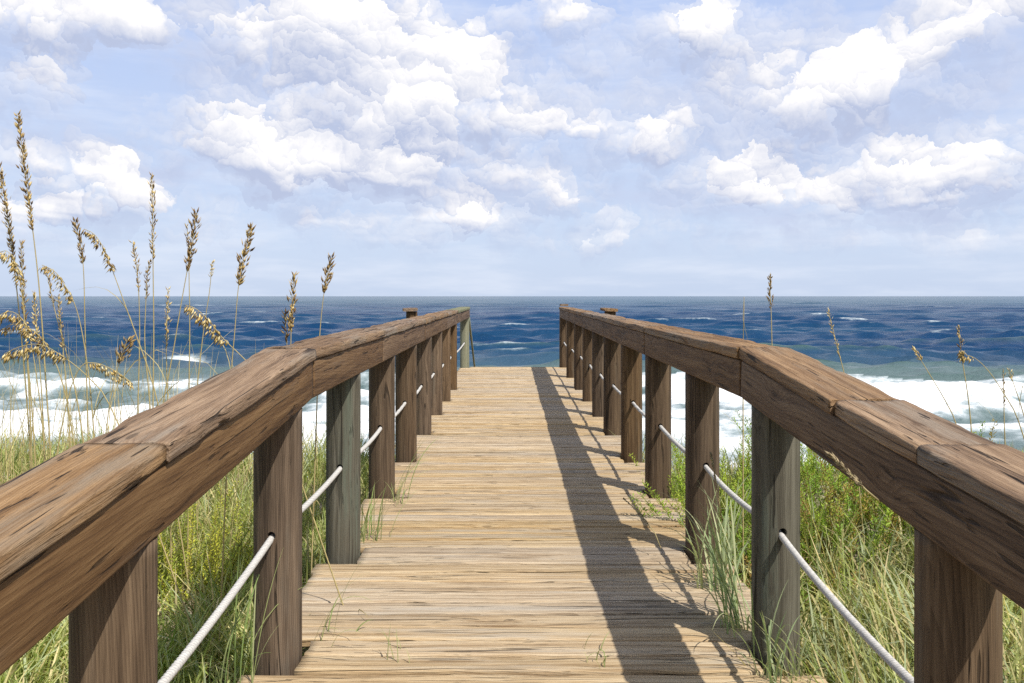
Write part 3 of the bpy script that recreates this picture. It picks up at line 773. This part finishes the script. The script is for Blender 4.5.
# swell lines coming ashore
def crest(yc, wander, seed):  return yc + wander * fbm(X0 / 38.0, 0 * X0, 0, seed, 3)
foam = np.zeros_like(X0)
n_a = fbm(X0 / 9, Y0 / 9, 0, 11, 4); n_b = fbm(X0 / 2.2, Y0 / 2.2, 0, 12, 4); n_c = fbm(X0 / 30, Y0 / 14, 0, 13, 3)
def breaker(yc, wander, seed, amp, back, front, gain, mod=1.0):
    global H, foam
    c = crest(yc, wander, seed); s = Y0 - c
    along = np.clip(0.75 + 1.1 * fbm(X0 / 26, 0 * X0, 0, seed + 40, 2), 0.1, 1.2) * mod
    prof = np.where(s > 0, np.exp(-(s / back) ** 2), np.exp(-(s / front) ** 2)) * along
    H += amp * prof
    foam += gain * prof * (s < 0.8) * sstep(0.25, 0.7, along)
    return c, along
right = sstep(18, 30, X0)
breaker(150, 14, 1, 0.5, 7, 4, 0.0); breaker(215, 24, 9, 0.4, 10, 7, 0.0); breaker(115, 10, 2, 0.6, 6, 3.0, 0.0)
breaker(90, 5, 3, 1.0, 5, 2.0, 0.0, 0.25 + 0.85 * right)
c1, _ = breaker(64 - 4 * right, 6, 4, 0.75, 3.5, 1.3, 0.6)
breaker(57, 4, 5, 0.6, 3.5, 1.2, 0.5); breaker(48, 3, 6, 0.4, 3, 1.0, 0.35); breaker(41, 3, 7, 0.3, 2, 0.8, 0.3)
wash = sstep(1.5, -3.5, Y0 - c1)                          # everything shoreward of the outer break
foam += wash * (0.60 + 0.14 * (X0 < 0) + 0.85 * n_a + 0.6 * n_b + 0.6 * n_c)
n_d = fbm(X0 / 0.8, Y0 / 0.8, 0, 19, 2)
H += wash * (0.34 * n_b + 0.22 * n_a + 0.12 * n_d) * sstep(34, 45, Y0)
# scattered whitecaps
foam += sstep(1.22, 1.7, H + 1.5 * fbm(X0 / 14, Y0 / 9, 0, 77, 3)) * 0.6 * sstep(72, 85, Y0) * (Y0 < 900)
foam += 1.1 * np.exp(-(((X0 + 33.5) / 2.2) ** 2 + ((Y0 - 87) / 1.6) ** 2)) + 1.2 * np.exp(-(((X0 - 30.5) / 2.6) ** 2 + ((Y0 - 80) / 3) ** 2))
H += foam.clip(0, 1) * 0.06 * n_b
V = np.stack([X0 + DX, Y0 + DY, SEA + H], -1).reshape(-1, 3)
i = np.arange(NR - 1)[:, None] * NC; k = np.arange(NC - 1)[None, :]
q = np.stack([i + k, i + k + 1, i + NC + k + 1, i + NC + k], -1).reshape(-1, 4)
me = mesh_np('sea', V, q)
a = me.attributes.new('foam', 'FLOAT', 'POINT'); a.data.foreach_set('value', foam.astype(np.float32).ravel())
M_SEA, nt = newmat('sea_water')
at = nt.node('ShaderNodeAttribute', attribute_name='foam')
g = nt.node('ShaderNodeNewGeometry'); P = g.outputs['Position']
sp = nt.sep(P)
big = nt.noise(nt.vm('MULTIPLY', P, (0.006, 0.018, 0.0)), 1.0, 4, 0.6)
dist = nt.maprange(sp[1], 62.0, 100.0)
deep = nt.mix(nt.maprange(big, 0.36, 0.70), (0.006, 0.036, 0.100), (0.016, 0.064, 0.128))
deep = nt.mix(nt.maprange(sp[1], 300.0, 900.0), deep, (0.022, 0.074, 0.122))
shl = (0.115, 0.165, 0.165)
wc = nt.mix(dist, shl, deep)
hgt = nt.maprange(sp[2], SEA + 0.35, SEA + 1.3)
wc = nt.mix(nt.m('MULTIPLY', hgt, nt.maprange(sp[1], 140.0, 85.0)), wc, (0.062, 0.112, 0.100))
fn1 = nt.noise(P, 1.1, 6, 0.72); fn2 = nt.noise(nt.vm('MULTIPLY', P, (0.35, 0.9, 1)), 0.9, 5, 0.7)
fv = nt.m('ADD', at.outputs['Fac'], nt.m('MULTIPLY', nt.m('SUBTRACT', nt.m('ADD', nt.m('MULTIPLY', fn1, 0.6), nt.m('MULTIPLY', fn2, 0.4)), 0.5), 1.5))
fm = nt.maprange(fv, 0.22, 0.85)
v1 = nt.noise(nt.vm('MULTIPLY', P, (0.7, 1.3, 1)), 2.4, 5, 0.65); v2 = nt.noise(nt.vm('MULTIPLY', P, (0.25, 0.5, 1)), 0.9, 4, 0.6)
nb = bump(nt, nt.m('ADD', nt.m('MULTIPLY', v1, 0.6), v2), 0.8, 0.5)
pw = principled(nt, wc, 0.22, nb, 0.10); pw.inputs['IOR'].default_value = 1.33
fb = bump(nt, nt.m('ADD', fn1, fn2), 0.6, 0.25)
pf = principled(nt, nt.mix(nt.maprange(fv, 0.5, 1.0), (0.40, 0.46, 0.48), (0.76, 0.77, 0.77)), 0.9, fb, 0.1)
x = nt.node('ShaderNodeMixShader'); nt.l.new(fm, x.inputs[0]); nt.l.new(pw.outputs[0], x.inputs[1]); nt.l.new(pf.outputs[0], x.inputs[2])
out(nt, x.outputs[0])
tag(link('sea', me, M_SEA), 'dark blue sea breaking into white surf', None, None, 'structure')

# ------------------------------------------------------------------ sky, sun
SUN = Vector((0.466, -0.578, 1.0)).normalized()
el = math.asin(SUN.z); az = math.atan2(SUN.x, SUN.y)
sun = bpy.data.lights.new('sun', 'SUN'); sun.energy = 5.0; sun.angle = math.radians(0.5); sun.color = (1.0, 0.955, 0.88)
so = bpy.data.objects.new('sun', sun); COL.objects.link(so); so.rotation_euler = (-SUN).to_track_quat('-Z', 'Y').to_euler(); so.location = SUN * 40

world = bpy.data.worlds.new('World'); scene.world = world; world.use_nodes = True; world.cycles.sampling_method = 'NONE'
world.node_tree.nodes.clear(); nt = NT(world.node_tree)
STR = 0.12
sky = nt.node('ShaderNodeTexSky', sky_type='NISHITA'); sky.sun_disc = False; sky.sun_elevation = el; sky.sun_rotation = az
sky.air_density = 1.0; sky.dust_density = 1.5; sky.ozone_density = 1.5
def ang(x, y):
    return math.atan2(x - 511, F), math.atan2(296 - y, math.hypot(F, x - 511))
grp = bpy.data.node_groups.new('cloud_cover', 'ShaderNodeTree')
grp.interface.new_socket('Vector', in_out='INPUT', socket_type='NodeSocketVector')
grp.interface.new_socket('Cover', in_out='OUTPUT', socket_type='NodeSocketFloat')
G = NT(grp); G.dims = nt.dims = '2D'; gi = G.node('NodeGroupInput'); go = G.node('NodeGroupOutput'); Pv = gi.outputs[0]
BL = [ # photo x, y, radii in pixels, weight
 (352,40,62,58,1.15),(330,5,50,30,0.8),(395,95,60,30,0.75),(250,115,48,42,1.05),(300,148,95,16,0.8),(470,100,75,30,0.55),(455,60,50,30,0.4),(520,125,30,15,0.5),
 (640,135,34,30,1.1),(575,120,28,20,0.9),(705,20,50,26,1.0),(800,95,52,36,1.1),(855,75,55,26,1.0),(915,65,30,22,0.6),(960,75,50,40,0.3),(895,165,48,28,1.0),(740,172,36,28,1.0),(770,190,50,14,0.7),(815,195,30,16,0.7),
 (122,190,42,24,0.9),(45,75,32,28,0.65),(20,60,30,40,0.4),(580,45,50,40,0.45),(490,165,70,20,0.5),(430,180,50,15,0.35),(150,12,140,20,0.75),(40,8,90,16,0.7),(1000,150,40,30,0.45),(985,15,40,22,0.7),(22,215,38,14,0.6),
 (550,8,70,10,0.6),(540,175,40,15,0.45),(350,195,40,12,0.35),(290,185,18,16,0.6),(255,45,14,22,0.4),(980,240,50,10,0.6),(640,218,60,9,0.6),(480,215,80,10,0.6),(880,238,50,8,0.55),(720,90,70,55,0.35),(60,245,60,9,0.55),
 (200,236,55,9,0.6),(345,226,60,10,0.6),(560,240,70,8,0.55),(770,247,70,8,0.5),(420,252,60,7,0.5),(250,205,40,10,0.6),(560,195,45,12,0.6),(430,150,40,16,0.4)]
S_ = None
for x, y, rx, ry, w in BL:
    uu, vq = ang(x, y)
    n = G.node('ShaderNodeVectorMath', operation='MULTIPLY_ADD')
    sx_, sy_ = F / rx * 0.95, F / ry * 0.95
    G.put(n.inputs[0], Pv); n.inputs[1].default_value = (sx_, sy_, 0); n.inputs[2].default_value = (-uu * sx_, -vq * sy_, 0)
    d2 = G.vm('DOT_PRODUCT', n.outputs[0], n.outputs[0], out=1)
    e = G.m('POWER', math.exp(-0.9), d2)
    S_ = G.m('MULTIPLY_ADD', e, w, S_ if S_ is not None else 0.0)
vv = G.sep(Pv)
zz = G.m('ADD', G.m('MAXIMUM', vv[1], 0.0), 0.07)
Q = G.comb(G.m('DIVIDE', vv[0], zz), G.m('DIVIDE', 1.0, zz), 0.0)
small = G.noise(G.vm('MULTIPLY', Q, (0.95, 0.75, 1)), 1.0, 3, 0.6)
S_ = G.m('ADD', S_, G.m('MULTIPLY', G.maprange(small, 0.46, 0.68), G.maprange(vv[1], 0.025, 0.09, 0.0, 0.66)))
# cloud elsewhere round the sky, so light and reflections have it too
far = G.noise(G.vm('MULTIPLY', Pv, (5, 11, 1)), 1.0, 3, 0.6)
away = G.m('MAXIMUM', G.maprange(G.m('ABSOLUTE', vv[0]), 0.58, 0.75), G.maprange(vv[1], 0.36, 0.5))
S_ = G.m('ADD', S_, G.m('MULTIPLY', away, G.maprange(far, 0.55, 0.8)))
G.l.new(S_, go.inputs[0])
tc = nt.node('ShaderNodeTexCoord'); dv = nt.sep(tc.outputs['Generated'])
u = nt.m('ARCTAN2', dv[0], dv[1]); v = nt.m('ARCSINE', dv[2]); Pn = nt.comb(u, v, 0.0)
cen = (0.5, 0.5, 0.5)
def cover(vec):
    n = nt.node('ShaderNodeGroup'); n.node_tree = grp; nt.l.new(vec, n.inputs[0]); return n.outputs[0]
w1 = nt.vm('SCALE', nt.vm('SUBTRACT', nt.noise(nt.vm('MULTIPLY', Pn, (9, 13, 1)), 1.0, 2, 0.6, col=True), cen), 0.05)
w2 = nt.vm('SCALE', nt.vm('SUBTRACT', nt.noise(Pn, 45, 4, 0.6, col=True), cen), 0.030)
Pw = nt.vm('MULTIPLY', nt.vm('ADD', nt.vm('ADD', Pn, w1), w2), (1, 1, 0))
D0 = None; sh = None; S_big = None
for sc, wt, ls in ((15.0, 0.50, 0.42), (33.0, 0.30, 0.32), (76.0, 0.20, 0.15)):
    vn = nt.node('ShaderNodeTexVoronoi', feature='F1', voronoi_dimensions='2D'); vn.inputs['Scale'].default_value = 1.0
    q = nt.vm('MULTIPLY', Pw, (sc, sc * 1.2, 0)); nt.put(vn.inputs['Vector'], q)
    pos = vn.outputs['Position']
    Sc = cover(nt.vm('MULTIPLY', pos, (1 / sc, 1 / sc / 1.2, 0)))
    if S_big is None: S_big = Sc
    dd = nt.m('MULTIPLY', vn.outputs['Distance'], vn.outputs['Distance'])
    hgt_ = nt.m('MULTIPLY', nt.m('SUBTRACT', Sc, nt.m('MULTIPLY', dd, 1.0)), wt)
    D0 = hgt_ if D0 is None else nt.m('ADD', D0, hgt_)
    dt = nt.m('MULTIPLY', nt.vm('DOT_PRODUCT', nt.vm('SUBTRACT', q, pos), (0.30, 0.95, 0), out=1), ls)
    sh = dt if sh is None else nt.m('ADD', sh, dt)
nz = nt.noise(nt.vm('MULTIPLY', Pn, (22, 30, 1)), 1.0, 6, 0.6)
D0 = nt.m('ADD', D0, nt.m('MULTIPLY', nt.m('SUBTRACT', nz, 0.5), 0.55))
core = nt.maprange(D0, 0.24, 0.66)
veil = nt.maprange(D0, -0.12, 0.5, 0.0, 0.58)
alpha = nt.m('MAXIMUM', core, veil)
above = cover(nt.vm('ADD', Pn, (0.010, 0.035, 0.0))); here = cover(Pn)
lit = nt.m('ADD', nt.m('ADD', 0.30, nt.m('MULTIPLY', nt.maprange(D0, 0.25, 0.95), 0.30)), nt.m('ADD', sh, nt.m('MULTIPLY', nt.m('SUBTRACT', here, above), 0.60)), clamp=True)
k = 1 / STR
cc = nt.mix(lit, (0.455 * k, 0.515 * k, 0.69 * k), (0.97 * k, 0.95 * k, 0.945 * k))
hz = nt.mix(nt.maprange(v, 0.0, 0.40), (0.57 * k, 0.67 * k, 0.86 * k), (0.46 * k, 0.58 * k, 0.88 * k))
hazy = nt.m('MULTIPLY', nt.maprange(v, 0.60, 0.36), nt.maprange(nt.m('ABSOLUTE', u), 1.3, 0.65, 0.25, 0.88))
base = nt.mix(hazy, sky.outputs[0], hz)
thin = nt.m('MULTIPLY', hazy, nt.maprange(nt.noise(nt.vm('MULTIPLY', Pn, (4, 26, 1)), 1.0, 5, 0.6), 0.40, 0.75))
base = nt.mix(nt.m('MULTIPLY', thin, 0.45), base, (0.80 * k, 0.84 * k, 0.93 * k))
gm = None
wq = nt.vm('ADD', Pn, nt.vm('SCALE', nt.vm('SUBTRACT', nt.noise(Pn, 13, 4, 0.65, col=True), (0.5, 0.5, 0.5)), 0.11))
for x, y, rx, ry, w in [(140,14,190,26,1.0),(725,80,80,55,0.8),(995,70,60,55,0.7),(560,110,70,40,0.55),(330,165,150,20,0.6),(880,125,90,30,0.5),(760,205,110,14,0.6),(60,130,90,25,0.6),(420,60,70,70,0.7),(250,55,80,45,0.6),(860,40,80,30,0.6),(620,190,120,16,0.6),(150,160,90,14,0.5),(480,190,90,14,0.5),(940,205,100,14,0.6)]:
    a0, b0 = ang(x, y)
    dl = nt.vm('MULTIPLY', nt.vm('SUBTRACT', wq, (a0, b0, 0)), (F / rx, F / ry, 0))
    e = nt.m('MULTIPLY', nt.m('EXPONENT', nt.m('MULTIPLY', nt.vm('DOT_PRODUCT', dl, dl, out=1), -1.0)), w)
    gm = e if gm is None else nt.m('ADD', gm, e)
gm = nt.m('MULTIPLY', nt.m('MULTIPLY', gm, nt.maprange(nt.noise(nt.vm('MULTIPLY', Pn, (9, 20, 1)), 1.0, 5, 0.6), 0.25, 0.6)), 1.0, clamp=True)
base = nt.mix(gm, base, (0.535 * k, 0.60 * k, 0.78 * k))
fade = nt.maprange(v, 0.01, 0.10)
col = nt.mix(nt.m('MULTIPLY', nt.m('MULTIPLY', alpha, 0.96), fade), base, cc)
bg = nt.node('ShaderNodeBackground'); bg.inputs[1].default_value = STR; nt.l.new(col, bg.inputs[0])
wo = nt.node('ShaderNodeOutputWorld'); nt.l.new(bg.outputs[0], wo.inputs[0])

# ------------------------------------------------------------------ camera, view
cam = bpy.data.cameras.new('camera'); cam.sensor_width = 36; cam.lens = F / 1024 * 36
cam.shift_y = -45.5 / 1024; cam.shift_x = 1.0 / 1024; cam.clip_start = 0.05; cam.clip_end = 40000
co = bpy.data.objects.new('camera', cam); COL.objects.link(co); co.location = (0, 0, CAM_Z); co.rotation_euler = (math.pi / 2, 0, 0)
scene.camera = co
vs = scene.view_settings; scene.display_settings.display_device = 'sRGB'
vs.view_transform = 'Standard'; vs.look = 'None'; vs.gamma = 1.0; vs.exposure = 0.15; vs.use_curve_mapping = False
scene.cycles.max_bounces = 6; scene.cycles.use_denoising = False
